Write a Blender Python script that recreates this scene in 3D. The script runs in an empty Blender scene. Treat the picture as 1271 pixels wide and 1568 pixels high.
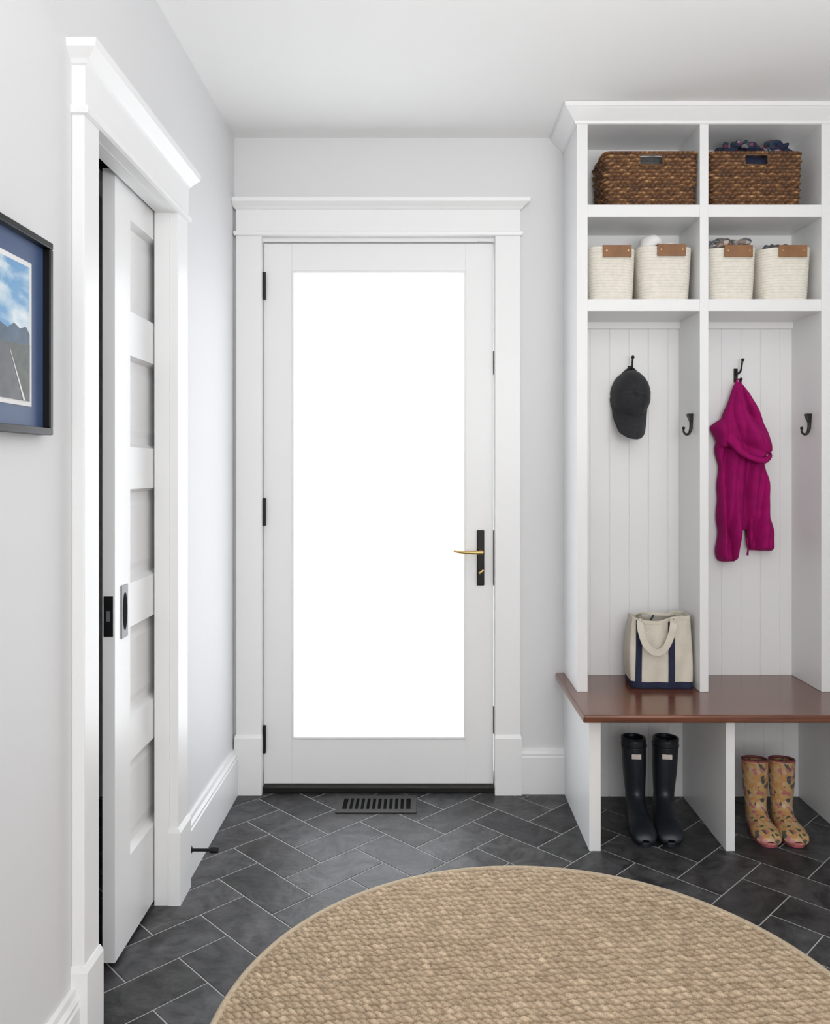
import bpy, bmesh, math, random
import numpy as np
from mathutils import Vector, Matrix
random.seed(4); rng=np.random.RandomState(7)
SC=bpy.context.scene
COL=SC.collection
# ------------------------------------------------------------------ materials
def mat(name,color,rough=0.5,metal=0.0,bump=0.0,bscale=50.0,coat=0.0,vary=0.0,vscale=5.0,spec=0.5,attr=False,sheen=0.0):
    m=bpy.data.materials.new(name); m.use_nodes=True
    nt=m.node_tree; b=nt.nodes['Principled BSDF']
    b.inputs['Base Color'].default_value=(*color,1); b.inputs['Roughness'].default_value=rough
    b.inputs['Metallic'].default_value=metal; b.inputs['Specular IOR Level'].default_value=spec
    b.inputs['Coat Weight'].default_value=coat; b.inputs['Sheen Weight'].default_value=sheen
    tc=nt.nodes.new('ShaderNodeTexCoord')
    src=None
    if attr:
        a=nt.nodes.new('ShaderNodeAttribute'); a.attribute_name='Col'; src=a.outputs['Color']
    if vary>0:
        n=nt.nodes.new('ShaderNodeTexNoise'); n.inputs['Scale'].default_value=vscale; n.inputs['Detail'].default_value=5
        nt.links.new(tc.outputs['Object'],n.inputs['Vector'])
        mr=nt.nodes.new('ShaderNodeMapRange'); mr.inputs[1].default_value=.3; mr.inputs[2].default_value=.7
        mr.inputs[3].default_value=1-vary; mr.inputs[4].default_value=1+vary
        nt.links.new(n.outputs['Fac'],mr.inputs[0])
        mx=nt.nodes.new('ShaderNodeVectorMath'); mx.operation='SCALE'
        if src: nt.links.new(src,mx.inputs[0])
        else: mx.inputs[0].default_value=color
        nt.links.new(mr.outputs[0],mx.inputs['Scale']); src=mx.outputs[0]
    if src: nt.links.new(src,b.inputs['Base Color'])
    if bump>0:
        n2=nt.nodes.new('ShaderNodeTexNoise'); n2.inputs['Scale'].default_value=bscale; n2.inputs['Detail'].default_value=6
        nt.links.new(tc.outputs['Object'],n2.inputs['Vector'])
        bp=nt.nodes.new('ShaderNodeBump'); bp.inputs['Strength'].default_value=bump; bp.inputs['Distance'].default_value=.01
        nt.links.new(n2.outputs['Fac'],bp.inputs['Height']); nt.links.new(bp.outputs[0],b.inputs['Normal'])
    return m
M_wall=mat('wall_paint',(.72,.724,.735),.6,bump=.02,bscale=200)
M_ceil=mat('ceiling_paint',(.88,.88,.875),.7,bump=.02,bscale=150)
M_trim=mat('trim_paint',(.85,.853,.858),.34,bump=.01,bscale=60)
M_cab=mat('cabinet_paint',(.83,.833,.838),.35,bump=.01,bscale=60)
M_black=mat('black_metal',(.012,.012,.013),.38,metal=.6,vary=.1)
M_vent=mat('vent_metal',(.040,.039,.038),.45,metal=.2,vary=.1)
M_bronze=mat('dark_bronze',(.02,.019,.018),.4,metal=.5,vary=.1)
M_brass=mat('brass',(.62,.42,.18),.28,metal=1,vary=.05)
M_steel=mat('satin_nickel',(.20,.20,.205),.45,metal=.7,vary=.05)
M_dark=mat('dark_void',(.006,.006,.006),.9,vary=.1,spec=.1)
M_grout=mat('grout',(.46,.46,.45),.9,bump=.2,bscale=300)
M_rug=mat('sisal_weave',(.5,.35,.2),.9,bump=.5,bscale=500,attr=True,vary=.18,vscale=60)
M_edge=mat('rug_binding',(.64,.52,.37),.9,bump=.6,bscale=400,vary=.1,vscale=80)
M_wick=mat('water_hyacinth_wicker',(.2,.1,.04),.55,bump=.4,bscale=400,attr=True,vary=.3,vscale=90)
M_rope=mat('cotton_rope',(.78,.74,.66),.9,bump=.4,bscale=500,attr=True,vary=.06,vscale=60)
M_leather=mat('tan_leather',(.25,.115,.045),.5,bump=.2,bscale=200,vary=.15,vscale=30)
M_cap=mat('black_cotton_twill',(.013,.014,.018),.75,bump=.3,bscale=500,vary=.2,vscale=30,sheen=.08)
M_capst=mat('cap_stitching',(.05,.05,.055),.8,vary=.1)
M_jack=mat('magenta_fleece',(.34,.004,.125),.85,bump=.3,bscale=260,vary=.14,vscale=25,spec=.2)
M_canvas=mat('cream_canvas',(.70,.65,.55),.85,bump=.3,bscale=350,vary=.07,vscale=18)
M_navy=mat('navy_canvas',(.012,.018,.05),.8,bump=.3,bscale=350,vary=.15,vscale=30)
M_rub=mat('black_rubber',(.012,.015,.021),.38,bump=.04,bscale=30,vary=.2,vscale=20)
M_label=mat('label_white',(.7,.62,.58),.5,vary=.1,vscale=80)
M_pinkr=mat('pink_rubber',(.42,.09,.13),.45,vary=.12,vscale=30)
M_pink2=mat('dusty_pink_lining',(.2,.05,.06),.7,vary=.12,vscale=30)
M_white=mat('white_cloth',(.82,.81,.8),.85,bump=.3,bscale=60,vary=.05)
M_grey=mat('grey_cloth',(.1,.1,.105),.9,bump=.4,bscale=90,vary=.3,vscale=25)

def ramp_mat(name,stops,scale,rough,kind='voronoi',mapscale=(1,1,1),bump=0,coat=0,interp='LINEAR'):
    m=bpy.data.materials.new(name); m.use_nodes=True; nt=m.node_tree; b=nt.nodes['Principled BSDF']
    b.inputs['Roughness'].default_value=rough; b.inputs['Coat Weight'].default_value=coat
    b.inputs['Coat Roughness'].default_value=.15
    tc=nt.nodes.new('ShaderNodeTexCoord'); mp=nt.nodes.new('ShaderNodeMapping'); mp.inputs['Scale'].default_value=mapscale
    nt.links.new(tc.outputs['Object'],mp.inputs[0])
    if kind=='voronoi':
        t=nt.nodes.new('ShaderNodeTexVoronoi'); t.inputs['Scale'].default_value=scale; 
        sp=nt.nodes.new('ShaderNodeSeparateColor'); nt.links.new(t.outputs['Color'],sp.inputs[0]); out=sp.outputs[0]
    else:
        t=nt.nodes.new('ShaderNodeTexNoise'); t.inputs['Scale'].default_value=scale; t.inputs['Detail'].default_value=8
        t.inputs['Distortion'].default_value=.4; out=t.outputs['Fac']
    nt.links.new(mp.outputs[0],t.inputs['Vector'])
    r=nt.nodes.new('ShaderNodeValToRGB'); r.color_ramp.interpolation=interp
    e=r.color_ramp.elements
    e[0].position=stops[0][0]; e[0].color=(*stops[0][1],1); e[1].position=stops[-1][0]; e[1].color=(*stops[-1][1],1)
    for p,c in stops[1:-1]:
        x=e.new(p); x.color=(*c,1)
    nt.links.new(out,r.inputs[0]); nt.links.new(r.outputs[0],b.inputs['Base Color'])
    if bump:
        bp=nt.nodes.new('ShaderNodeBump'); bp.inputs['Strength'].default_value=bump; bp.inputs['Distance'].default_value=.002
        nt.links.new(out,bp.inputs['Height']); nt.links.new(bp.outputs[0],b.inputs['Normal'])
    return m
M_wood=ramp_mat('mahogany_bench',[(.3,(.075,.021,.009)),(.5,(.138,.042,.018)),(.7,(.20,.068,.030))],3.0,.26,'noise',(1.2,22,22),.05,.4)
M_kid=ramp_mat('flower_print_rubber',[(.0,(.50,.33,.14)),(.32,(.50,.26,.10)),(.50,(.42,.15,.15)),(.68,(.52,.37,.22)),(.88,(.08,.08,.07))],80,.42,'voronoi',interp='CONSTANT',coat=.2)
M_patt=ramp_mat('patterned_cloth',[(.0,(.015,.02,.05)),(.35,(.22,.04,.07)),(.5,(.02,.03,.08)),(.7,(.28,.24,.26)),(.85,(.03,.07,.10))],75,.9,'voronoi',interp='CONSTANT')
M_patt2=ramp_mat('muted_patterned_cloth',[(.0,(.25,.22,.2)),(.4,(.35,.1,.08)),(.55,(.5,.45,.4)),(.8,(.06,.1,.14))],75,.9,'voronoi',interp='CONSTANT')
M_sky=ramp_mat('photo_sky',[(.42,(.12,.32,.58)),(.58,(.45,.60,.72)),(.7,(.72,.77,.82))],14,.4,'noise',(1,1,2))
M_mount=mat('photo_mountain',(.03,.07,.13),.4,vary=.3,vscale=40)
M_ground=mat('photo_ground',(.045,.06,.045),.4,vary=.4,vscale=60)
M_road=mat('photo_road',(.07,.075,.085),.4,vary=.2,vscale=60)
M_mat=mat('blue_mat_board',(.05,.09,.20),.45,vary=.08,vscale=8)
M_matw=mat('white_mat_board',(.8,.8,.8),.7,vary=.02)
# slate
def slate():
    m=bpy.data.materials.new('black_slate'); m.use_nodes=True; nt=m.node_tree; b=nt.nodes['Principled BSDF']
    a=nt.nodes.new('ShaderNodeAttribute'); a.attribute_name='Col'
    tc=nt.nodes.new('ShaderNodeTexCoord')
    ad=nt.nodes.new('ShaderNodeVectorMath'); ad.operation='ADD'
    sc=nt.nodes.new('ShaderNodeVectorMath'); sc.operation='SCALE'; sc.inputs['Scale'].default_value=900
    nt.links.new(a.outputs['Color'],sc.inputs[0]); nt.links.new(tc.outputs['Object'],ad.inputs[0]); nt.links.new(sc.outputs[0],ad.inputs[1])
    n=nt.nodes.new('ShaderNodeTexNoise'); n.inputs['Scale'].default_value=9; n.inputs['Detail'].default_value=10; n.inputs['Roughness'].default_value=.70; n.inputs['Distortion'].default_value=1.5
    nt.links.new(ad.outputs[0],n.inputs['Vector'])
    mr=nt.nodes.new('ShaderNodeMapRange'); mr.inputs[1].default_value=.38; mr.inputs[2].default_value=.70; mr.inputs[3].default_value=.45; mr.inputs[4].default_value=2.6
    nt.links.new(n.outputs['Fac'],mr.inputs[0])
    mx=nt.nodes.new('ShaderNodeVectorMath'); mx.operation='SCALE'
    nt.links.new(a.outputs['Color'],mx.inputs[0]); nt.links.new(mr.outputs[0],mx.inputs['Scale']); nt.links.new(mx.outputs[0],b.inputs['Base Color'])
    b.inputs['Roughness'].default_value=.48
    bp=nt.nodes.new('ShaderNodeBump'); bp.inputs['Strength'].default_value=.9; bp.inputs['Distance'].default_value=.008
    n2=nt.nodes.new('ShaderNodeTexNoise'); n2.inputs['Scale'].default_value=12; n2.inputs['Detail'].default_value=9
    nt.links.new(ad.outputs[0],n2.inputs['Vector']); nt.links.new(n2.outputs['Fac'],bp.inputs['Height']); nt.links.new(bp.outputs[0],b.inputs['Normal'])
    return m
M_slate=slate()
def glassmat():
    m=bpy.data.materials.new('door_glass'); m.use_nodes=True; nt=m.node_tree; nt.nodes.remove(nt.nodes['Principled BSDF'])
    o=nt.nodes['Material Output']; t=nt.nodes.new('ShaderNodeBsdfTransparent'); t.inputs[0].default_value=(.98,.99,1,1)
    g=nt.nodes.new('ShaderNodeBsdfGlossy'); g.inputs['Roughness'].default_value=.02
    x=nt.nodes.new('ShaderNodeMixShader'); x.inputs[0].default_value=.05
    nt.links.new(t.outputs[0],x.inputs[1]); nt.links.new(g.outputs[0],x.inputs[2]); nt.links.new(x.outputs[0],o.inputs[0])
    return m
M_glass=glassmat()
# ------------------------------------------------------------------ helpers
def obj(name,verts,faces,m,parent=None,smooth=False,colors=None,mats=None,midx=None):
    me=bpy.data.meshes.new(name); me.from_pydata([tuple(v) for v in verts],[],faces); 
    if mats:
        for q in mats: me.materials.append(q)
        me.polygons.foreach_set('material_index',midx)
    else: me.materials.append(m)
    if smooth: me.polygons.foreach_set('use_smooth',[True]*len(me.polygons))
    if colors is not None:
        ca=me.color_attributes.new('Col','FLOAT_COLOR','POINT')
        c=np.ones((len(verts),4)); c[:,:3]=colors; ca.data.foreach_set('color',c.ravel())
    me.update()
    o=bpy.data.objects.new(name,me); COL.objects.link(o)
    if parent: o.parent=parent
    return o
def empty(name):
    e=bpy.data.objects.new(name,None); COL.objects.link(e); e.empty_display_size=.1; return e
BF=[(0,3,2,1),(4,5,6,7),(0,1,5,4),(1,2,6,5),(2,3,7,6),(3,0,4,7)]
def boxes(name,bl,m,parent=None,bevel=0.0):
    V=[];F=[]
    for (x0,x1,y0,y1,z0,z1) in bl:
        x0,x1=min(x0,x1),max(x0,x1); y0,y1=min(y0,y1),max(y0,y1); z0,z1=min(z0,z1),max(z0,z1)
        n=len(V); V+=[(x0,y0,z0),(x1,y0,z0),(x1,y1,z0),(x0,y1,z0),(x0,y0,z1),(x1,y0,z1),(x1,y1,z1),(x0,y1,z1)]
        F+=[tuple(i+n for i in f) for f in BF]
    o=obj(name,V,F,m,parent)
    if bevel>0:
        b=o.modifiers.new('bevel','BEVEL'); b.width=bevel; b.segments=2; b.limit_method='ANGLE'
    return o
def box(name,x0,x1,y0,y1,z0,z1,m,parent=None,bevel=0.0): return boxes(name,[(x0,x1,y0,y1,z0,z1)],m,parent,bevel)
def rectloft(name,levels,m,parent=None):
    V=[];F=[]
    for (x0,x1,y0,y1,z) in levels: V+=[(x0,y0,z),(x1,y0,z),(x1,y1,z),(x0,y1,z)]
    F.append((3,2,1,0))
    for i in range(len(levels)-1):
        a=i*4
        for j in range(4): F.append((a+j,a+(j+1)%4,a+4+(j+1)%4,a+4+j))
    a=(len(levels)-1)*4; F.append((a,a+1,a+2,a+3))
    return obj(name,V,F,m,parent)
def cr(pts,n):
    P=np.array(pts,float); P=np.vstack([2*P[0]-P[1],P,2*P[-1]-P[-2]]); out=[]
    for i in range(1,len(P)-2):
        for k in range(n):
            t=k/n; p0,p1,p2,p3=P[i-1],P[i],P[i+1],P[i+2]
            out.append(.5*((2*p1)+(-p0+p2)*t+(2*p0-5*p1+4*p2-p3)*t*t+(-p0+3*p1-3*p2+p3)*t**3))
    out.append(P[-2]); return np.array(out)
def tube(name,pts,r,m,parent=None,cyc=False,sub=6):
    c=bpy.data.curves.new(name,'CURVE'); c.dimensions='3D'; c.bevel_depth=1.0; c.bevel_resolution=4; c.use_fill_caps=True
    rr=r if isinstance(r,(list,tuple)) else [r]*len(pts)
    Q=cr([list(p)+[q] for p,q in zip(pts,rr)],sub)
    s=c.splines.new('POLY'); s.points.add(len(Q)-1)
    for i,q in enumerate(Q): s.points[i].co=(q[0],q[1],q[2],1); s.points[i].radius=max(q[3],.0003)
    s.use_cyclic_u=cyc; c.materials.append(m)
    o=bpy.data.objects.new(name,c); COL.objects.link(o)
    me=bpy.data.meshes.new_from_object(o); bpy.data.objects.remove(o)
    me.polygons.foreach_set('use_smooth',[True]*len(me.polygons))
    o=bpy.data.objects.new(name,me); COL.objects.link(o)
    if not me.materials: me.materials.append(m)
    if parent: o.parent=parent
    return o
def gridfaces(nr,nc,wrap=True):
    F=[]
    for i in range(nr-1):
        for j in range(nc if wrap else nc-1):
            F.append((i*nc+j,i*nc+(j+1)%nc,(i+1)*nc+(j+1)%nc,(i+1)*nc+j))
    return F
def blob(name,c,r,m,parent,seed=0,amp=.25,fl=1.0):
    bm=bmesh.new(); bmesh.ops.create_icosphere(bm,subdivisions=4,radius=1)
    rs=np.random.RandomState(seed); K=rs.randn(6,3)*2.2; ph=rs.rand(6)*6
    for v in bm.verts:
        p=np.array(v.co); d=1+amp*sum(math.sin(K[i]@p*1.4+ph[i]) for i in range(6))/3
        v.co=(c[0]+p[0]*r[0]*d,c[1]+p[1]*r[1]*d,c[2]+p[2]*r[2]*d)
    me=bpy.data.meshes.new(name); bm.to_mesh(me); bm.free(); me.materials.append(m)
    me.polygons.foreach_set('use_smooth',[True]*len(me.polygons))
    o=bpy.data.objects.new(name,me); COL.objects.link(o); o.parent=parent; return o
# ------------------------------------------------------------------ room shell
WX=-.72; RX=1.47; CZ=2.505; FY=-4.9
boxes('wall_back',[(-.9,-.625,0,.16,0,CZ),(.285,RX+.1,0,.16,0,CZ),(-.625,.285,0,.16,2.12,CZ)],M_wall)
NJ=-1.362
boxes('wall_left',[(WX-.035,WX,-.79,0,0,CZ),(WX-.14,WX-.10,-.79,0,0,CZ),(WX-.14,WX,NJ-.012,-.79,2.0,CZ),(WX-.14,WX,FY,NJ-.012,0,CZ),
   (WX-1.0,WX-.96,-2.4,0,0,CZ),(WX-.96,WX-.14,-2.4,-2.36,0,CZ),(WX-.96,WX-.14,-.04,0,0,CZ)],M_wall)
box('wall_right',RX,RX+.1,FY,0,0,CZ,M_wall)
box('wall_front',WX-.14,RX+.1,FY-.1,FY,0,CZ,M_wall)
box('ceiling',WX-1.0,RX+.1,FY-.1,.16,CZ,CZ+.1,M_ceil)
# floor: herringbone slate tiles
def build_floor():
    w=.140; g=.0016; c=math.cos(math.pi/4)
    ox,oy=-.716,-.552
    V=[];F=[];C=[];MI=[]
    def add(u0,u1,v0,v1,col):
        n=len(V); b=.0012
        for (d,z) in ((0,-.004),(0,-.0010),(b,0)):
            for (u,v) in ((u0+d,v0+d),(u1-d,v0+d),(u1-d,v1-d),(u0+d,v1-d)):
                V.append((ox+(u-v)*c,oy+(u+v)*c,z)); C.append(col)
        for a in (0,4):
            for j in range(4): F.append((n+a+j,n+a+(j+1)%4,n+a+4+(j+1)%4,n+a+4+j)); MI.append(1)
        F.append((n+8,n+9,n+10,n+11)); MI.append(1)
    for i in range(-45,45):
        for j in range(-45,45):
            cc=(i-j)%4
            if cc not in (0,3): continue
            s=random.uniform(.5,1.3); col=(.032*s+random.uniform(0,.002),.0325*s,.0332*s+random.uniform(0,.002))
            X=(i-j)*w*c+ox; Y=(i+j)*w*c+oy
            if not(-2.2<X<2.2 and -5.6<Y<.9): continue
            if cc==0: add(i*w+g,(i+2)*w-g,j*w+g,(j+1)*w-g,col)
            elif cc==3: add(i*w+g,(i+1)*w-g,j*w+g,(j+2)*w-g,col)
    x0,x1,y0,y1=WX-1.0,RX+.1,FY-.1,.16
    me=bpy.data.meshes.new('floor'); me.from_pydata(V,[],F); me.materials.append(M_grout); me.materials.append(M_slate)
    me.polygons.foreach_set('material_index',MI)
    ca=me.color_attributes.new('Col','FLOAT_COLOR','POINT'); cc=np.ones((len(V),4)); cc[:,:3]=C; ca.data.foreach_set('color',cc.ravel())
    bm=bmesh.new(); bm.from_mesh(me)
    for co,no in (((x0,0,0),(-1,0,0)),((x1,0,0),(1,0,0)),((0,y0,0),(0,-1,0)),((0,y1,0),(0,1,0))):
        bmesh.ops.bisect_plane(bm,geom=bm.verts[:]+bm.edges[:]+bm.faces[:],plane_co=co,plane_no=no,clear_outer=True)
    vs=[bm.verts.new(p) for p in [(x0,y0,-.0012),(x1,y0,-.0012),(x1,y1,-.0012),(x0,y1,-.0012)]]
    f=bm.faces.new(vs); f.material_index=0
    vs2=[bm.verts.new(p) for p in [(x0,y0,-.08),(x1,y0,-.08),(x1,y1,-.08),(x0,y1,-.08)]]
    bm.faces.new(vs2[::-1])
    for a in range(4): bm.faces.new((vs[a],vs2[a],vs2[(a+1)%4],vs[(a+1)%4]))
    bm.to_mesh(me); bm.free()
    o=bpy.data.objects.new('floor',me); COL.objects.link(o)
build_floor()
# ------------------------------------------------------------------ back door
d=empty('door_1')
sx0,sx1,sz0,sz1=-.609,.272,.028,2.104; gx0,gx1,gz0,gz1=-.490,.154,.212,1.985
boxes('door_slab',[(sx0,gx0-.012,.012,.057,sz0,sz1),(gx1+.012,sx1,.012,.057,sz0,sz1),(gx0-.012,gx1+.012,.012,.057,gz1+.012,sz1),(gx0-.012,gx1+.012,.012,.057,sz0,gz0-.012)],M_trim,d,.0015)
def bead(y0,y1):
    V=[];F=[]
    a=.014
    for (ins,y) in ((0,y0),(.004,y0-.004),(.010,y0-.004),(a,y1)):
        V+=[(gx0-a+ins,y,gz0-a+ins),(gx1+a-ins,y,gz0-a+ins),(gx1+a-ins,y,gz1+a-ins),(gx0-a+ins,y,gz1+a-ins)]
    for i in range(3):
        for j in range(4): F.append((i*4+j,i*4+(j+1)%4,i*4+4+(j+1)%4,i*4+4+j))
    return obj('glazing_bead',V,F,M_trim,d)
bead(.012,.03)
box('glass_pane',gx0-.01,gx1+.01,.030,.036,gz0-.01,gz1+.01,M_glass,d)
for i,(a,b) in enumerate(((1.885,1.99),(1.02,1.125),(.15,.255))):
    tube('hinge_%d'%(i+1),[(-.607,.002,a),(-.607,.002,(a+b)/2),(-.607,.002,b)],.0072,M_bronze,d)
box('lock_plate',.2085,.237,.003,.012,.79,1.003,M_black,d,.003)
tube('lever_neck',[(.223,.005,.922),(.223,-.03,.922),(.221,-.045,.922)],.009,M_brass,d)
tube('lever',[(.226,-.045,.922),(.19,-.047,.922),(.15,-.047,.923),(.118,-.042,.927)],[.009,.0075,.0065,.006],M_brass,d)
tube('thumb_turn',[(.223,.004,.845),(.223,-.012,.845)],.011,M_black,d)
tube('thumb_key',[(.215,-.016,.838),(.223,-.018,.845),(.232,-.016,.852)],.004,M_brass,d)
box('strike_edge',.2725,.279,.002,.02,.79,1.003,M_black,d)
box('latch_strip_a',.2725,.2755,.006,.02,1.60,1.69,M_black,d)
box('latch_strip_b',.2725,.2755,.006,.02,.22,.325,M_black,d)
box('door_contact',.21,.25,-.004,.012,2.108,2.118,M_trim,d,.002)
boxes('trim_1',[(-.625,-.6125,0,.16,0,2.12),(.2755,.285,0,.16,0,2.12),(-.6125,.2755,0,.16,2.1075,2.12)],M_trim)
box('trim_2',-.6125,.2755,-.012,.16,0,.024,M_bronze,None,.004)
e=empty('trim_3')
def casing_x(x0,x1,z0,z1):
    rectloft('casing_leg',[(x0,x1,-.022,0,z0),(x0,x1,-.022,0,z1)],M_trim,e)
casing_x(-.708,-.612,.22,2.125); casing_x(.277,.371,.22,2.125)
rectloft('plinth_left',[(-.714,-.610,-.032,0,0),(-.714,-.610,-.032,0,.215),(-.711,-.612,-.024,0,.228)],M_trim,e)
rectloft('plinth_right',[(.275,.376,-.032,0,0),(.275,.376,-.032,0,.215),(.277,.373,-.024,0,.228)],M_trim,e)
def head_x(x0,x1,z):
    L=[]
    for (p,h) in ((0,0),(.008,.003),(.010,.012),(.008,.018),(0,.020),(0,.100),(.006,.103),(.012,.110),(.030,.122),(.034,.125),(.036,.136),(0.036,.140)):
        L.append((max(x0-p,WX+.001),x1+p,-.024-p*.8,0,z+h))
    return rectloft('head_entablature',L,M_trim,e)
head_x(-.708,.371,2.122)
# casing left doorway
e2=empty('trim_4')
box('leg_far',WX,WX+.026,-.80,-.705,.21,1.967,M_trim,e2,.002)
box('leg_near',WX,WX+.026,-1.438,NJ,.21,1.967,M_trim,e2,.002)
rectloft('plinth_far',[(WX,WX+.034,-.806,-.70,0),(WX,WX+.034,-.806,-.70,.205),(WX,WX+.028,-.803,-.703,.218)],M_trim,e2)
rectloft('plinth_near',[(WX,WX+.034,-1.443,NJ+.004,0),(WX,WX+.034,-1.443,NJ+.004,.205),(WX,WX+.028,-1.440,NJ+.002,.218)],M_trim,e2)
L=[]
for (p,h) in ((0,0),(.008,.003),(.010,.012),(.008,.018),(0,.020),(0,.102),(.006,.105),(.012,.112),(.030,.126),(.034,.129),(.036,.141),(.036,.146)):
    L.append((WX,WX+.028+p*.9,-1.438-p*.75,-.703+p*.4,1.965+h))
rectloft('head_entablature',L,M_trim,e2)
boxes('jamb',[(WX-.0405,WX+.002,-.8035,-.785,0,1.975),(WX-.14,WX-.092,-.8035,-.785,0,1.975),
   (WX-.14,WX+.002,NJ-.015,NJ,0,1.975)],M_trim,e2)
boxes('head_jamb',[(WX-.035,WX+.001,NJ,-.80,1.964,1.996),(WX-.139,WX-.095,NJ,-.80,1.964,1.996),(WX-.139,WX-.001,NJ,-.80,1.9995,2.008)],M_trim,e2)
box('track',WX-.094,WX-.036,NJ,-.80,1.994,1.999,M_dark,e2)
# pocket door
p=empty('door_2')
fx=-.7635; bx=-.7945; y0,y1=-1.09,-.50
pan=[(.23,.475),(.585,.825),(.94,1.185),(1.295,1.535),(1.65,1.888)]
BL=[(bx,fx,y0,y0+.105,.012,1.985),(bx,fx,y1-.105,y1,.012,1.985)]
zz=[.012]+[q for a in pan for q in a]+[1.985]
for i in range(0,len(zz),2): BL.append((bx,fx,y0+.105,y1-.105,zz[i],zz[i+1]))
boxes('stiles_rails',BL,M_trim,p)
for i,(a,b) in enumerate(pan):
    ya,yb=y0+.105,y1-.105; V=[];F=[]
    for (ins,x) in ((0,fx-.001),(.010,fx-.018),(.03,fx-.018),(.045,fx-.016)):
        V+=[(x,ya+ins,a+ins),(x,yb-ins,a+ins),(x,yb-ins,b-ins),(x,ya+ins,b-ins)]
    for k in range(3):
        for j in range(4): F.append((k*4+j,k*4+(j+1)%4,k*4+4+(j+1)%4,k*4+4+j))
    F.append((12,13,14,15)); obj('panel_%d'%(i+1),V,F,M_trim,p)
    box('panel_back_%d'%(i+1),bx+.004,fx-.0195,ya,yb,a,b,M_trim,p)
box('pull_plate',fx-.001,fx+.003,-1.052,-1.008,.808,.942,M_steel,p,.001)
bm=bmesh.new(); bmesh.ops.create_circle(bm,cap_ends=True,segments=32,radius=1)
for v in bm.verts: v.co=(fx+.0036,-1.03+v.co.x*.015,.875+v.co.y*.048)
me=bpy.data.meshes.new('pull_cup'); bm.to_mesh(me); bm.free(); me.materials.append(M_dark)
o=bpy.data.objects.new('pull_cup',me); COL.objects.link(o); o.parent=p
box('edge_latch',-.791,-.768,y0-.002,y0+.002,.822,.922,M_black,p)
box('latch_bolt',-.784,-.775,y0-.004,y0,.86,.885,M_steel,p)
# ------------------------------------------------------------------ baseboards
def base_levels(h,t): return [(t,0),(t,h-.035),(t-.003,h-.03),(t-.002,h-.022),(t-.008,h-.012),(t-.010,h)]
def bb_left(ya,yb,par):
    rectloft('run',[(WX,WX+t,ya,yb,z) for t,z in base_levels(.175,.020)],M_trim,par)
b=empty('baseboard_left'); bb_left(-.70,-.002,b); bb_left(FY,-1.443,b)
rectloft('baseboard_back',[(.376,.540,-t,0,z) for t,z in base_levels(.175,.020)],M_trim)
rectloft('baseboard_right',[(RX-t,RX,FY,-.56,z) for t,z in base_levels(.175,.020)],M_trim)
# ------------------------------------------------------------------ locker cabinet
c=empty('mudroom_locker_cabinet')
UB=-.268; LB=-.477; bk=-.04
box('side_left_upper',.54,.5775,UB,0,.4585,2.46,M_cab,c,.001)
box('side_left_lower',.54,.5775,LB,0,0,.433,M_cab,c,.001)
box('partition_upper',.970,1.000,UB,bk,.4585,2.46,M_cab,c,.001)
box('partition_lower',.983,1.012,LB,bk,0,.433,M_cab,c,.001)
box('side_right_upper',1.395,RX-.001,UB,0,.4585,2.46,M_cab,c,.001)
box('side_right_lower',1.42,RX-.001,LB,0,0,.433,M_cab,c,.001)
for i,(a,b_) in enumerate(((2.119,2.162),(1.790,1.831))):
    box('shelf_%d_a'%i,.5775,.970,UB+.001,bk,a,b_,M_cab,c,.001); box('shelf_%d_b'%i,1.0,1.395,UB+.001,bk,a,b_,M_cab,c,.001)
box('top_board',.54,RX-.001,UB,0,2.448,2.466,M_cab,c)
box('cleat_a',.5775,.970,bk-.012,bk,1.765,1.79,M_cab,c); box('cleat_b',1.0,1.395,bk-.012,bk,1.765,1.79,M_cab,c)
def beadboard(x0,x1,z0,z1,nm):
    V=[];F=[]; w=.0735; g=.0026
    prof=[(x0,bk)]
    x=x0+.055
    while x<x1-.01:
        prof+=[(x-g,bk),(x-g*.3,bk+.0025),(x+g*.3,bk+.0025),(x+g,bk)]; x+=w
    prof.append((x1,bk))
    n=len(prof)
    for z in (z0,z1): V+=[(a,b_,z) for a,b_ in prof]
    for j in range(n-1): F.append((j,j+1,n+j+1,n+j))
    obj(nm,V,F,M_cab,c)
beadboard(.5775,.970,.4585,1.79,'beadboard_a'); beadboard(1.0,1.395,.4585,1.79,'beadboard_b')
beadboard(.5775,.983,0,.433,'beadboard_c'); beadboard(1.012,1.42,0,.433,'beadboard_d')
box('back_board',.5775,1.42,bk+.005,-.001,0,2.448,M_cab,c)
boxes('cubby_back',[(.5775,.97,bk,bk+.005,1.83,2.448),(1.0,1.395,bk,bk+.005,1.83,2.448)],M_cab,c)
L=[]
for (q,z) in ((.0,2.442),(.004,2.444),(.006,2.452),(.010,2.456),(.024,2.470),(.036,2.482),(.040,2.487),(.044,2.489),(.046,CZ-.001)):
    L.append((.54-q-.004,RX-.001,UB-q,0,z))
rectloft('crown_moulding',L,M_trim,c)
box('bench_seat',.508,RX-.001,-.54,-.001,.4335,.4580,M_wood,None,.006)
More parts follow.
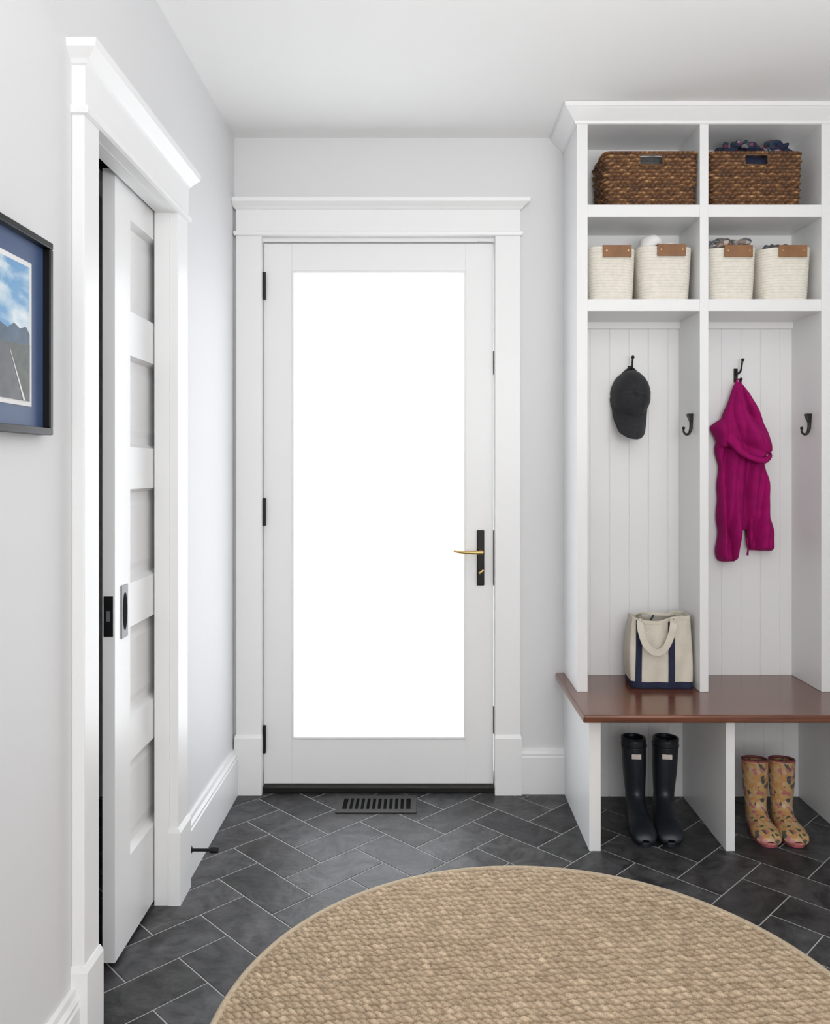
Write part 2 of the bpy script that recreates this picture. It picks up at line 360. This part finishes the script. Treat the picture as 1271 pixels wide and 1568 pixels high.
# ------------------------------------------------------------------ rug
def rug():
    R=.752; cx,cy=.28,-1.342; st=.0028; N=int(2*R/st)+1
    g=np.linspace(-R,R,N); X,Y=np.meshgrid(g,g)
    ang=math.radians(5); U=X*math.cos(ang)+Y*math.sin(ang); W=-X*math.sin(ang)+Y*math.cos(ang)
    pr=.0235; pu=.0195
    U2=U+.003*np.sin(W*31)+.0020*np.sin(W*77+U*20); W2=W+.0028*np.sin(U*47)+.0020*np.sin(U*131+W*40)
    row=np.floor(W2/pr); fv=W2/pr-row-.5
    uu=U2/pu+.37*row+fv*1.0; ci=np.floor(uu); fu=uu-ci-.5
    rn=np.abs(np.sin(row*12.9898+ci*78.233)*43758.5453)%1
    rn2=np.abs(np.sin(row*39.34+ci*11.13)*24634.63)%1
    sp=fu*2+.3*np.sin(fv*6); s1=np.abs(np.sin(np.pi*sp))
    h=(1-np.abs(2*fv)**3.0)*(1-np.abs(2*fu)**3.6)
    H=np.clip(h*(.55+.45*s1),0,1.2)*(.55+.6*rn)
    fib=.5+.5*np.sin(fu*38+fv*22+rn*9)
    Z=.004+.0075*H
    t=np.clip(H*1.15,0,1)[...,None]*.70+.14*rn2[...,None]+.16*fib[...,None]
    c0=np.array([.225,.135,.068]); c1=np.array([.87,.69,.49]); C=c0*(1-t)+c1*t  # shade between knots is painted in: low weave takes the darker colour
    r=np.sqrt(X**2+Y**2)
    ok=r<=R-.012
    idx=-np.ones(X.shape,int); idx[ok]=np.arange(ok.sum())
    V=np.stack([X[ok]+cx,Y[ok]+cy,Z[ok]],1)
    q=ok[:-1,:-1]&ok[1:,:-1]&ok[:-1,1:]&ok[1:,1:]
    F=np.stack([idx[:-1,:-1][q],idx[:-1,1:][q],idx[1:,1:][q],idx[1:,:-1][q]],1)
    par=empty('round_rug')
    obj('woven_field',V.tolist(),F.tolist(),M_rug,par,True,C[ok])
    n=256; V=[];
    prof=[(R,0.0),(R+.002,.005),(R-.001,.0095),(R-.006,.0120),(R-.011,.0115),(R-.015,.009),(R-.015,.001)]
    for (a,z) in prof:
        for j in range(n):
            tt=2*math.pi*j/n; V.append((cx+a*math.cos(tt),cy+a*math.sin(tt),z))
    obj('binding',V,gridfaces(len(prof),n),M_edge,par,True)
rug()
# ------------------------------------------------------------------ floor vent
v=empty('floor_vent')
vx0,vx1,vy0,vy1=-.314,-.022,-.192,-.040
boxes('frame',[(vx0,vx1,vy0,vy0+.028,0,.005),(vx0,vx1,vy1-.028,vy1,0,.005),(vx0,vx0+.022,vy0+.028,vy1-.028,0,.005),(vx1-.022,vx1,vy0+.028,vy1-.028,0,.005)],M_vent,v,.001)
B=[]; n=12
for i in range(1,n):
    x=vx0+.022+(vx1-vx0-.044)*i/n; B.append((x-.0046,x+.0046,vy0+.02,vy1-.02,0.003,.0048))
boxes('louvres',B,M_vent,v); box('duct',vx0+.02,vx1-.02,vy0+.02,vy1-.02,0,.0008,M_dark,v)
# ------------------------------------------------------------------ door stop
s=empty('door_stop')
tube('rod',[(WX+.018,-.66,.09),(-.67,-.66,.09),(-.635,-.66,.09)],.0045,M_black,s)
tube('base',[(WX+.018,-.66,.09),(WX+.022,-.66,.09),(WX+.026,-.66,.09)],[.013,.012,.008],M_black,s)
tube('tip',[(-.64,-.66,.09),(-.63,-.66,.09),(-.615,-.66,.09)],[.0085,.0095,.008],M_black,s)
# ------------------------------------------------------------------ framed picture on left wall
f=empty('framed_picture'); X0=WX
ya,yb,za,zb=-2.06,-1.577,1.302,1.662; fw=.013
boxes('frame',[(X0,X0+.026,ya,yb,zb-fw,zb),(X0,X0+.026,ya,yb,za,za+fw),(X0,X0+.026,ya,ya+fw,za+fw,zb-fw),(X0,X0+.026,yb-fw,yb,za+fw,zb-fw)],M_black,f,.002)
box('blue_mat',X0,X0+.012,ya+fw,yb-fw,za+fw,zb-fw,M_mat,f)
py0,py1,pz0,pz1=ya+.068,yb-.068,za+.058,zb-.062
box('white_mat',X0+.012,X0+.0132,py0-.009,py1+.009,pz0-.009,pz1+.009,M_matw,f)
box('photo_sky',X0+.0132,X0+.0136,py0,py1,pz0,pz1,M_sky,f)
def poly(nm,pts,x,m):
    obj(nm,[(x,py0+(py1-py0)*a,pz0+(pz1-pz0)*b_) for a,b_ in pts],[tuple(range(len(pts)))],m,f)
poly('photo_mountain',[(0,.3),(1,.3),(1,.50),(.96,.55),(.90,.52),(.84,.55),(.78,.50),(.7,.53),(.55,.47),(.4,.5),(.2,.45),(0,.48)],X0+.0140,M_mount)
poly('photo_ground',[(0,0),(1,0),(1,.42),(.8,.40),(.5,.40),(0,.41)],X0+.0143,M_ground)
poly('photo_road',[(.3,0),(.96,0),(.86,.2),(.80,.36),(.72,.40),(.70,.40),(.66,.25)],X0+.0146,M_road)
poly('photo_road_line',[(.93,0),(.95,0),(.80,.35),(.795,.35)],X0+.0149,M_matw)
# ------------------------------------------------------------------ basket builder
def rrect(w,dp,r,n):
    hw,hd=w/2,dp/2
    per=2*(w-2*r)+2*(dp-2*r)+2*math.pi*r
    def at(s):
        L=[w-2*r,math.pi*r/2,dp-2*r,math.pi*r/2,w-2*r,math.pi*r/2,dp-2*r,math.pi*r/2]
        k=0
        while s>L[k] and k<7: s-=L[k]; k+=1
        if k==0: return (-hw+r+s,-hd,0,-1)
        if k==1: a=-math.pi/2+s/r; return (hw-r+r*math.cos(a),-hd+r+r*math.sin(a),math.cos(a),math.sin(a))
        if k==2: return (hw,-hd+r+s,1,0)
        if k==3: a=s/r; return (hw-r+r*math.cos(a),hd-r+r*math.sin(a),math.cos(a),math.sin(a))
        if k==4: return (hw-r-s,hd,0,1)
        if k==5: a=math.pi/2+s/r; return (-hw+r+r*math.cos(a),hd-r+r*math.sin(a),math.cos(a),math.sin(a))
        if k==6: return (-hw,hd-r-s,-1,0)
        a=math.pi+s/r; return (-hw+r+r*math.cos(a),-hd+r+r*math.sin(a),math.cos(a),math.sin(a))
    return [at(per*i/n) for i in range(n)],per
def wicker(name,cx,cyf,z0,w,dp,h,seed):
    par=empty(name); rs=np.random.RandomState(seed)
    N=420; NR=106; nrow=15; pts,per=rrect(w,dp,.018,N); rowh=h/nrow; nk=round(per/.036); nk+=nk%2
    kc=rs.rand(nrow+2,nk)
    V=[];C=[];F=[]
    pal=[np.array([.06,.025,.011]),np.array([.25,.115,.045]),np.array([.60,.38,.17])]
    cy=cyf+dp/2
    for i in range(NR):
        z=h*i/(NR-1); row=min(int(z/rowh),nrow-1); fv=z/rowh-row-.5; top=row>=nrow-1
        tp=1+.04*(z/h-.5)
        for j in range(N):
            x,y,nx,ny=pts[j]; wob=.12*math.sin(j*.31+row*2.1)
            u=j/N*nk+.5*(row%2); k=int(u)%nk; fu=u-int(u)-.5; fw_=fv+wob*.6
            hh=max(0,1-abs(2*fw_)**2.2)*(.25+.75*abs(math.cos(fu*math.pi))) if not top else (1-abs(2*fv)**2)*1.1*(.7+.3*math.cos(fu*8*math.pi))
            dsp=.0105*hh*(.75+.5*kc[row,k])
            V.append((cx+x*tp+nx*dsp,cy+y*tp+ny*dsp,z0+z))
            q=min(1.98,(.15+1.6*kc[row,k]*.8+.35*math.sin(j*.9+row*3))*(.15+.85*hh)+.15*hh); q=max(q,0); a=int(q); C.append(pal[a]*(1-q+a)+pal[min(a+1,2)]*(q-a))
    hx,hz0,hz1=.040,h*.74,h*.925
    for i in range(NR-1):
        z=h*(i+.5)/(NR-1)
        for j in range(N):
            x,y,nx,ny=pts[j]
            if ny<-.9 and abs(x)<hx and hz0<z<hz1: continue
            F.append((i*N+j,i*N+(j+1)%N,(i+1)*N+(j+1)%N,(i+1)*N+j))
    o=obj('weave',V,F,M_wick,par,True,C)
    yy=cyf-.004
    tube('handle_rim',[(cx-hx,yy,z0+hz0),(cx,yy,z0+hz0-.001),(cx+hx,yy,z0+hz0),(cx+hx+.002,yy,(z0+z0+hz0+hz1)/2),(cx+hx,yy,z0+hz1),(cx,yy,z0+hz1+.001),(cx-hx,yy,z0+hz1),(cx-hx-.002,yy,z0+(hz0+hz1)/2),(cx-hx,yy,z0+hz0)],.0045,mat('rim_'+name,(.12,.055,.02),.6,vary=.3,vscale=60),par,sub=3)
    box('base',cx-w/2+.008,cx+w/2-.008,cyf+.008,cyf+dp-.008,z0,z0+.008,M_wick,par)
    return par
z1=2.1625
w1=wicker('wicker_basket',.803,-.252,z1,.312,.195,.192,1)
blob('dark_cloth_fill',(.803,-.160,z1+.128),(.13,.082,.062),M_dark,w1,3,.05)  # dark lump added behind the handle hole so the opening looks dark
blob('folded_cloth_top',(.790,-.160,z1+.165),(.10,.078,.035),M_grey,w1,5,.2)
w2=wicker('wicker_basket',1.172,-.252,z1,.312,.195,.192,2)
blob('dark_cloth_fill',(1.17,-.160,z1+.145),(.13,.080,.058),M_navy,w2,4,.05)
for i in range(7): blob('scarf_%d'%i,(1.085+.033*i,-.19+.02*(i%2),z1+.200+.009*((i*3)%4)),(.030,.032,.024),M_patt if i%3 else M_navy,w2,10+i,.6)
def rope(name,cx,z0,wb,wt,dp,h,seed,cyf=-.250):
    par=empty(name); N=120; rows=19; per=7; V=[];C=[]
    for side in (0,1):
        for i in range(rows*per+1):
            t=i/(rows*per); w=wb+(wt-wb)*t**.8; z=h*t
            hh=abs(math.sin(math.pi*i/per))
            for j in range(N):
                a=2*math.pi*j/N; ca,sa=math.cos(a),math.sin(a); pw=2/3.6
                x=math.copysign(abs(ca)**pw,ca)*w/2; y=math.copysign(abs(sa)**pw,sa)*dp/2*(.92+.08*t)
                rr=1.0+ .014*hh+.008*math.sin(2*a+seed)*t
                if side: rr=.93
                V.append((cx+x*rr,cyf+dp/2+y*rr,z0+z+.003*math.sin(a*2+seed)*t)); C.append((.86,.82,.73) if hh>.2 else (.70,.65,.56))
    n=(rows*per+1)*N; F=gridfaces(rows*per+1,N)
    F+=[tuple(n+i for i in f[::-1]) for f in F]
    l=(rows*per)*N
    for j in range(N): F.append((l+j,l+(j+1)%N,n+l+(j+1)%N,n+l+j))
    F.append(tuple(range(N)))
    obj('coiled_rope',V,F,M_rope,par,True,C)
    hw=.050; yf=cyf-.006; hx=cx+.013
    boxes('leather_handle',[(hx-hw,hx+hw,yf-.003,yf+.001,z0+h-.038,z0+h+.002),(hx-hw,hx+hw,yf+.013,yf+.017,z0+h-.038,z0+h+.002),(hx-hw,hx+hw,yf-.003,yf+.017,z0+h+.000,z0+h+.004)],M_leather,par,.0012)
    for sx in (-1,1): tube('rivet_a' if sx<0 else 'rivet_b',[(hx+sx*hw*.75,yf-.002,z0+h-.016),(hx+sx*hw*.75,yf-.005,z0+h-.016)],.0028,M_brass,par)
    return par
z2=1.8315
r1=rope('rope_basket',.671,z2,.160,.178,.185,.188,0)
blob('grey_contents',(.665,-.16,z2+.180),(.065,.06,.03),M_grey,r1,21,.3)
r2=rope('rope_basket',.862,z2,.176,.198,.185,.192,1)
blob('white_cap',(.818,-.19,z2+.205),(.042,.045,.036),M_white,r2,22,.12); blob('white_cloth',(.88,-.17,z2+.190),(.055,.06,.028),M_white,r2,23,.3)
r3=rope('rope_basket',1.097,z2,.164,.182,.185,.188,2)
for i in range(4): blob('hat_%d'%i,(1.05+.03*i,-.185,z2+.198+.008*(i%2)),(.030,.035,.022),M_patt2,r3,30+i,.5)
r4=rope('rope_basket',1.288,z2,.170,.190,.185,.188,3)
for i in range(3): blob('glove_%d'%i,(1.25+.03*i,-.185,z2+.188),(.030,.04,.022),M_patt2 if i%2 else M_grey,r4,40+i,.5)
# ------------------------------------------------------------------ hooks
def hook(loc,rz):
    h=empty('coat_hook')
    box('plate',-.008,.008,-.005,0,-.026,.026,M_bronze,h,.002)
    tube('upper_prong',[(0,-.003,.010),(0,-.018,.006),(0,-.034,.016),(0,-.040,.038),(0,-.044,.052)],[.005,.0042,.0036,.0036,.0034],M_bronze,h)
    tube('upper_knob',[(0,-.043,.048),(0,-.045,.053),(0,-.047,.059)],[.0035,.007,.0035],M_bronze,h)
    tube('lower_prong',[(0,-.003,-.006),(0,-.008,-.026),(0,-.020,-.038),(0,-.031,-.034),(0,-.034,-.018)],[.005,.0042,.0036,.0036,.0034],M_bronze,h)
    tube('lower_knob',[(0,-.034,-.022),(0,-.035,-.017),(0,-.035,-.012)],[.0035,.0065,.0035],M_bronze,h)
    h.location=loc; h.rotation_euler=(0,0,rz); return h
def jhook(loc,rz):
    h=empty('coat_hook')
    V=[];
    for (z,w_) in ((.036,.0125),(.03,.0125),(.0,.008),(-.02,.005)):
        for y in (-.005,0): V+=[(-w_,y-(.012 if z>.02 else .0)*(1 if y<0 else .0),z),(w_,y-(.012 if z>.02 else .0)*(1 if y<0 else .0),z)]
    F=[]
    for i in range(3):
        a=i*4; F+=[(a,a+1,a+5,a+4),(a+2,a+6,a+7,a+3),(a,a+4,a+6,a+2),(a+1,a+3,a+7,a+5)]
    F+=[(0,2,3,1),(12,13,15,14)]
    obj('flared_plate',V,F,M_bronze,h)
    tube('hook_arm',[(0,-.004,.012),(0,-.005,-.015),(0,-.011,-.034),(0,-.022,-.038),(0,-.030,-.030),(0,-.031,-.018)],[.006,.0055,.005,.0042,.0036,.0034],M_bronze,h)
    tube('knob',[(0,-.031,-.021),(0,-.031,-.016),(0,-.031,-.011)],[.0035,.006,.0035],M_bronze,h)
    h.location=loc; h.rotation_euler=(0,0,rz); return h
hook((.783,bk,1.600),0); hook((1.182,bk,1.590),math.radians(14))
jhook((.970,-.187,1.400),-math.pi/2); jhook((1.395,-.187,1.400),-math.pi/2)
# ------------------------------------------------------------------ baseball cap
def cap():
    par=empty('baseball_cap'); par.location=(.778,-.050,1.505); par.rotation_euler=(math.radians(-6),math.radians(4),0)
    V=[];n=84;m_=28
    def P(t,a,off=0.0):
        el=t*math.pi/2
        seam=abs(((a+math.pi/6)%(math.pi/3))-math.pi/6)
        g=-.035*math.exp(-(seam/.06)**2)*math.sin(el)
        k=1+g+.02*math.sin(3*a+2)*math.cos(el)+off
        rr=math.sin(el)**.80*k
        return (.073*rr*math.cos(a),-.105*math.cos(el)**.9*k if math.cos(el)>1e-6 else 0,(.102 if math.sin(a)>0 else .088)*rr*math.sin(a))
    for i in range(m_+1):
        for j in range(n): V.append(P(i/m_,2*math.pi*j/n))
    F=gridfaces(m_+1,n); obj('crown',V,F,M_cap,par,True)
    for s_ in range(6):
        for dl in (-.07,.07):
            tube('seam_stitch',[P(t,s_*math.pi/3+dl*(.3+.7*(1-t)),.004) for t in (.1,.25,.4,.55,.7,.85,.98)],.0006,M_capst,par,sub=3)
    for a_ in (math.pi/2-.5,math.pi/2+.5):
        q=P(.6,a_,.004); tube('eyelet',[q,(q[0],q[1]-.002,q[2])],.003,M_capst,par,sub=2)
    bm=bmesh.new(); bmesh.ops.create_uvsphere(bm,u_segments=16,v_segments=10,radius=.007)
    for q in bm.verts: q.co=(q.co.x,q.co.y*.6-.107,q.co.z)
    me=bpy.data.meshes.new('button'); bm.to_mesh(me); bm.free(); me.materials.append(M_cap); o=bpy.data.objects.new('button',me); COL.objects.link(o); o.parent=par
    V=[];nu=32;nv=12
    for side in (0,1):
        for i in range(nv+1):
            t=i/nv
            for j in range(nu+1):
                u=-1+2*j/nu
                x=.069*u*(1-.03*t)
                zi=-.078*math.sqrt(max(0,1-(u*.95)**2))
                z=zi-(.088*t)*max(0,1-abs(u)**3.2)**.5-.004
                y=-.062*(1-u*u)-.038*math.sin(t*1.5)*(1-u*u)-.008+side*.003
                V.append((x,y,z))
    k=(nv+1)*(nu+1); F=gridfaces(nv+1,nu+1,False); F+=[tuple(k+i for i in f_[::-1]) for f_ in F]
    obj('visor',V,F,M_cap,par,True)
    for nm,i_ in (('visor_edge',nv),('visor_stitch',5),('visor_stitch_b',8),('visor_seam',0)):
        tube(nm,[(V[i_*(nu+1)+j][0],V[i_*(nu+1)+j][1]+(.0015 if i_==nv else .0),V[i_*(nu+1)+j][2]) for j in range(0,nu+1,4)],.0022 if i_==nv else .0007,M_cap if i_ in (0,nv) else M_capst,par)
    tube('hang_strap',[(-.03,-.01,.090),(0,-.014,.112),(.03,-.01,.090)],.004,M_cap,par)
cap()
# ------------------------------------------------------------------ jacket
def jacket():
    par=empty('hooded_jacket'); Y=-.058
    def rid(p): return abs(math.sin(math.pi*p))**.9
    def fbody(x,z):
        u=(x-1.10)/.21; w=z-1.0
        a=rid(2.7*u+.30*math.sin(6*w+1)+.6*w+.3); b_=rid(4.4*u-1.2*w+.3*math.sin(7*w+2)); c_=rid(1.3*u+2.4*w+.2)
        m1=.6+.4*math.sin(6*w+4*u+1)
        return .044*a*(.65+.35*m1)+.014*b_+.012*c_*m1
    def fhood(x,z):
        an=math.atan2(x-1.178,1.60-z); r=math.hypot(x-1.178,1.60-z)
        a=rid(an*2.5+.35*math.sin(r*14)+.2); b_=rid(an*4.6-r*2.2+.4); c_=rid(r*7.0-an*1.4+.15)
        return min(1,r*5)*(.032*a+.011*b_)+.024*c_*min(1,max(0,(r-.08)*6))
    def cloth(nm,rows,ff,n=100,sub=16,zb=None,yoff=0.0,edge=.005):
        R=cr(rows,sub); V=[]; nr=len(R)
        for i,q in enumerate(R):
            z,xl,xr,dp=q; t=i/(nr-1)
            xl=xl+edge*math.sin(z*51+1)*.5+edge*math.sin(z*27)*.5; xr=xr+edge*math.sin(z*37+2)*.6+edge*math.sin(z*70)*.3
            for j in range(n+1):
                u=j/n; e_=max(0,1-abs(2*u-1)**3.0)**.5
                x=xl+(xr-xl)*u; zz_=z
                if zb: zz_=rows[0][0]+(z-rows[0][0])*zb(u)
                V.append((x,Y+yoff-e_*(dp+ff(x,zz_)*min(1,dp/.018)),zz_))
            for j in range(n-1,0,-1):
                u=j/n; x=xl+(xr-xl)*u; zz_=z
                if zb: zz_=rows[0][0]+(z-rows[0][0])*zb(u)
                V.append((x,Y+yoff+.012*(1-abs(2*u-1)**3),zz_))
        N=2*n; F=gridfaces(nr,N); F.append(tuple(range(N-1,-1,-1))); F.append(tuple((nr-1)*N+j for j in range(N)))
        return obj(nm,V,F,M_jack,par,True)
    cloth('body',[(1.43,1.13,1.26,.008),(1.36,1.110,1.288,.014),(1.306,1.101,1.294,.016),(1.21,1.110,1.280,.016),(1.11,1.110,1.286,.016),(1.06,1.108,1.296,.016),(1.01,1.116,1.298,.006)],fbody)
    cloth('front_left',[(1.33,1.112,1.160,.002),(1.24,1.106,1.176,.016),(1.12,1.106,1.184,.022),(1.0,1.103,1.186,.023),(.935,1.101,1.180,.022),(.909,1.104,1.176,.020),(.893,1.110,1.170,.010)],fbody)
    cloth('front_right',[(1.30,1.235,1.280,.002),(1.20,1.222,1.288,.014),(1.10,1.212,1.296,.021),(1.0,1.208,1.314,.022),(.965,1.214,1.319,.021),(.948,1.220,1.320,.019),(.934,1.226,1.316,.010)],lambda x,z:fbody(x+.05,z+.07))
    cloth('hood',[(1.562,1.174,1.188,.004),(1.545,1.164,1.200,.012),(1.510,1.150,1.224,.020),(1.465,1.134,1.250,.026),(1.41,1.116,1.274,.030),(1.36,1.106,1.292,.034),(1.325,1.108,1.300,.030),(1.315,1.114,1.296,.016)],fhood,zb=lambda u:1.0+.16*math.sin(math.pi*min(1,u*1.0))**1.2+.06*u-.10*(1-u)**2,yoff=-.016,edge=.003)
    cloth('sleeve_left',[(1.425,1.118,1.150,.010),(1.405,1.088,1.155,.016),(1.392,1.076,1.155,.018),(1.375,1.082,1.155,.018),(1.345,1.098,1.15,.014),(1.32,1.104,1.14,.010)],fhood,yoff=-.008,edge=.002)
    tube('hood_lip',[(1.112,Y-.05,1.356),(1.132,Y-.078,1.332),(1.160,Y-.094,1.300),(1.200,Y-.100,1.276),(1.245,Y-.088,1.268),(1.280,Y-.058,1.284),(1.294,Y-.02,1.305)],[.004,.008,.012,.010,.012,.008,.004],M_jack,par)
    tube('draw_cord',[(1.21,Y-.02,.98),(1.214,Y-.022,.945),(1.212,Y-.022,.915)],[.0025,.0025,.004],M_jack,par)
    tube('hang_loop',[(1.174,Y-.005,1.555),(1.177,Y-.01,1.570),(1.186,Y-.01,1.572),(1.19,Y-.005,1.558)],.003,M_jack,par)
jacket()
# ------------------------------------------------------------------ tote bag
def tote():
    par=empty('tote_bag'); par.location=(.853,-.165,.4582); par.rotation_euler=(0,0,math.radians(-3))
    N=96; V=[];MI=[]; rows=40; H=.238
    pts,per=rrect(1,1,.12,N)
    def dims(t):
        w=.214+.012*math.sin(t*math.pi)-.008*t; dd=.135-.035*t+.01*math.sin(t*math.pi); return w,dd
    def wvf(x,t): return .005*math.sin(x*9+t*3)*t+.004*math.sin(x*17-t*5)
    def zf(x,t): return H*t-.010*t*math.cos(x*5.5+.8)+.01*t
    for i in range(rows+1):
        t=i/rows; w,dd=dims(t)
        for j in range(N):
            x,y,nx,ny=pts[j]; wv=wvf(x,t)
            V.append((x*w+nx*wv*.5,y*dd+ny*wv,zf(x,t)))
    F=gridfaces(rows+1,N); MI=[0 if i>=4 else 1 for i in range(rows) for j in range(N)]
    F.append(tuple(range(N-1,-1,-1))); MI.append(1)
    o=obj('canvas_body',V,F,None,par,True,mats=[M_canvas,M_navy],midx=MI)
    so=o.modifiers.new('thick','SOLIDIFY'); so.thickness=.003; so.offset=-1
    def band(nm,P,wd,m,th=.003,sub=6,nrm=(0,-1,0)):
        Q=cr(P,sub); V=[];nr=len(Q); nv=np.array(nrm,float)
        for i in range(nr):
            tg=Q[min(i+1,nr-1)]-Q[max(i-1,0)]; tg/=np.linalg.norm(tg)+1e-9
            sd=np.cross(tg,nv); sd/=np.linalg.norm(sd)+1e-9; nn=np.cross(sd,tg)
            for a,b_ in ((-1,-1),(1,-1),(1,1),(-1,1)): V.append(Q[i]+sd*wd/2*a+nn*th/2*b_)
        F=gridfaces(nr,4); F+=[(3,2,1,0),tuple((nr-1)*4+j for j in range(4))]
        return obj(nm,V,F,m,par)
    def front(t,x,off=.002):
        w,dd=dims(t); xn=x/w; return (x,-dd/2-wvf(xn,t)-off,zf(xn,t))
    for nm,xx in (('strap_left',-.084),('strap_right',.030)):
        band(nm,[front(t,xx+.006*t) for t in np.linspace(.08,.985,12)],.022,M_navy,.003,sub=3)
    band('handle_front',[front(.97,-.074,.005),(-.080,-.078,.236),(-.078,-.088,.205),(-.062,-.092,.160),(-.030,-.094,.135),(.000,-.093,.146),(.022,-.090,.185),(.034,-.082,.228),front(.97,.040,.005)],.023,M_canvas,.0035)
    band('handle_back',[(-.06,.045,.225),(-.058,.03,.250),(-.03,-.01,.258),(.02,-.012,.255),(.06,.02,.248),(.062,.045,.225)],.021,M_canvas,.0035,nrm=(0,-.3,1))
    band('top_hem',[front(.975,x,.002) for x in np.linspace(-.095,.095,9)],.012,M_canvas,.002)
    tube('zip_pull',[(-.035,-.04,.240),(-.03,-.045,.250),(-.025,-.04,.256)],.003,M_navy,par)
tote()
# ------------------------------------------------------------------ boots
def boot(name,loc,rz,sl,sh,sw,mmain,msole,mrim,lean=0.0,label=True,kid=False):
    par=empty(name); par.location=loc; par.rotation_euler=(0,0,rz)
    rows=[((.056,.330),(-.056,.318),.044),((.054,.28),(-.057,.27),.043),((.050,.21),(-.056,.20),.041),((.043,.155),(-.048,.14),.037),((.044,.125),(-.046,.095),.034),((.055,.108),(-.052,.055),.034),
          ((.072,.095),(-.050,.022),.035),((.092,.083),(-.020,.012),.037),((.118,.072),(.045,.010),.041),((.150,.064),(.120,.010),.046),((.182,.054),(.175,.010),.044),((.205,.040),(.207,.012),.033),((.215,.026),(.216,.018),.012)]
    R=cr([(f_[0],f_[1],b_[0],b_[1],w) for f_,b_,w in rows],6); n=40; V=[]
    for q in R:
        F_=np.array(q[0:2]); B_=np.array(q[2:4]); cc=(F_+B_)/2; ax=(F_-B_)/2
        for j in range(n):
            a=2*math.pi*j/n; u=cc+ax*math.cos(a); x=q[4]*math.sin(a)*(1+.12*max(0,-math.cos(a)) if u[1]<.1 else 1)
            V.append((x*sw+lean*u[1],-u[0]*sl,u[1]*sh))
    F=gridfaces(len(R),n); o=obj('boot_upper',V,F,mmain,par,True)
    m_=o.modifiers.new('s','SOLIDIFY'); m_.thickness=.004; m_.offset=-1
    k=[V[j] for j in range(0,n,4)]; k.append(k[0]); tube('top_rim',[(a,b_,c_+.001) for a,b_,c_ in k],.0045,mrim,par,sub=4)
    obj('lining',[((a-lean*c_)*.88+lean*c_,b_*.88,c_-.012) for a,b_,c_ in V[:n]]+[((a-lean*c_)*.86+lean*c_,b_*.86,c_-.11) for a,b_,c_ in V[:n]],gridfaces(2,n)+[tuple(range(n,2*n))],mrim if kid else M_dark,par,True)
    out=[]
    for j in range(48):
        a=2*math.pi*j/48; u=math.cos(a); xx=math.sin(a)
        L=.078+.137*u
        wd=.044*(1 if u>0 else .80)*(1-.10*math.exp(-((L-.06)/.03)**2))
        out.append((math.copysign(abs(xx)**.8,xx)*wd*1.08*sw,-(L+.004*u)*sl))
    V2=[(x,y,z) for z in (0,.016) for x,y in out]
    F2=gridfaces(2,48)+[tuple(range(47,-1,-1)),tuple(range(48,96))]
    s_=obj('sole',V2,F2,msole,par); bv=s_.modifiers.new('b','BEVEL'); bv.width=.002; bv.segments=2
    if label:
        box('label',-.018*sw+lean*.27*sh,.018*sw+lean*.27*sh,-.0585*sl,-.0555*sl,.262*sh,.280*sh,M_label,par)
        tube('strap',[(.047*math.sin(a)*sw+lean*.3*sh,-.060*math.cos(a)*sl,.300*sh) for a in np.linspace(-2.4,2.4,13)],.0035,mmain,par,sub=3)
        box('buckle',-.050*sw+lean*.3*sh,-.042*sw+lean*.3*sh,-.02,.006,.288*sh,.312*sh,M_rub,par,.002)
    return par
boot('rain_boot',(.752,-.250,0),math.radians(-6),.95,.90,.88,M_rub,M_rub,M_rub,-.03)
boot('rain_boot',(.846,-.250,0),math.radians(-9),.95,.90,.92,M_rub,M_rub,M_rub,.03)
boot('child_rain_boot',(1.155,-.300,0),math.radians(-6),.72,.72,.90,M_kid,M_pinkr,M_pink2,-.02,False,True)
boot('child_rain_boot',(1.242,-.300,0),math.radians(-5),.72,.72,.90,M_kid,M_pinkr,M_pink2,.0,False,True)
# ------------------------------------------------------------------ lights
def area(name,loc,rot,sx,sy,P,col=(1,1,1)):
    l=bpy.data.lights.new(name,'AREA'); l.shape='RECTANGLE'; l.size=sx; l.size_y=sy; l.energy=P; l.color=col
    o=bpy.data.objects.new(name,l); COL.objects.link(o); o.location=loc; o.rotation_euler=rot; return o
area('rear_fill_light',(.45,FY+.05,1.45),(math.radians(90),0,0),1.9,1.7,42,(1,.985,.965))  # unseen fill lamp added behind the camera; the wall there has no window
area('ceiling_fill_light',(.80,-2.85,1.50),(math.radians(170),math.radians(10),0),.9,1.1,30,(1,.985,.97))  # unseen upward fill lamp, added to brighten the ceiling
w=bpy.data.worlds.new('World'); SC.world=w; w.use_nodes=True
bg=w.node_tree.nodes['Background']; bg.inputs[0].default_value=(.96,.98,1,1); bg.inputs[1].default_value=4.2
# ------------------------------------------------------------------ camera
cd=bpy.data.cameras.new('camera'); cam=bpy.data.objects.new('camera',cd); COL.objects.link(cam)
cam.location=(0,-3.1,1.24); cam.rotation_euler=(math.radians(90),0,0)
cd.sensor_fit='HORIZONTAL'; cd.sensor_width=36
cd.lens=36*1240/1271
cd.shift_x=-11.5/1271; cd.shift_y=-67/1271; cd.clip_start=.05
SC.camera=cam
SC.view_settings.view_transform='Standard'; SC.view_settings.look='None'; SC.view_settings.exposure=0
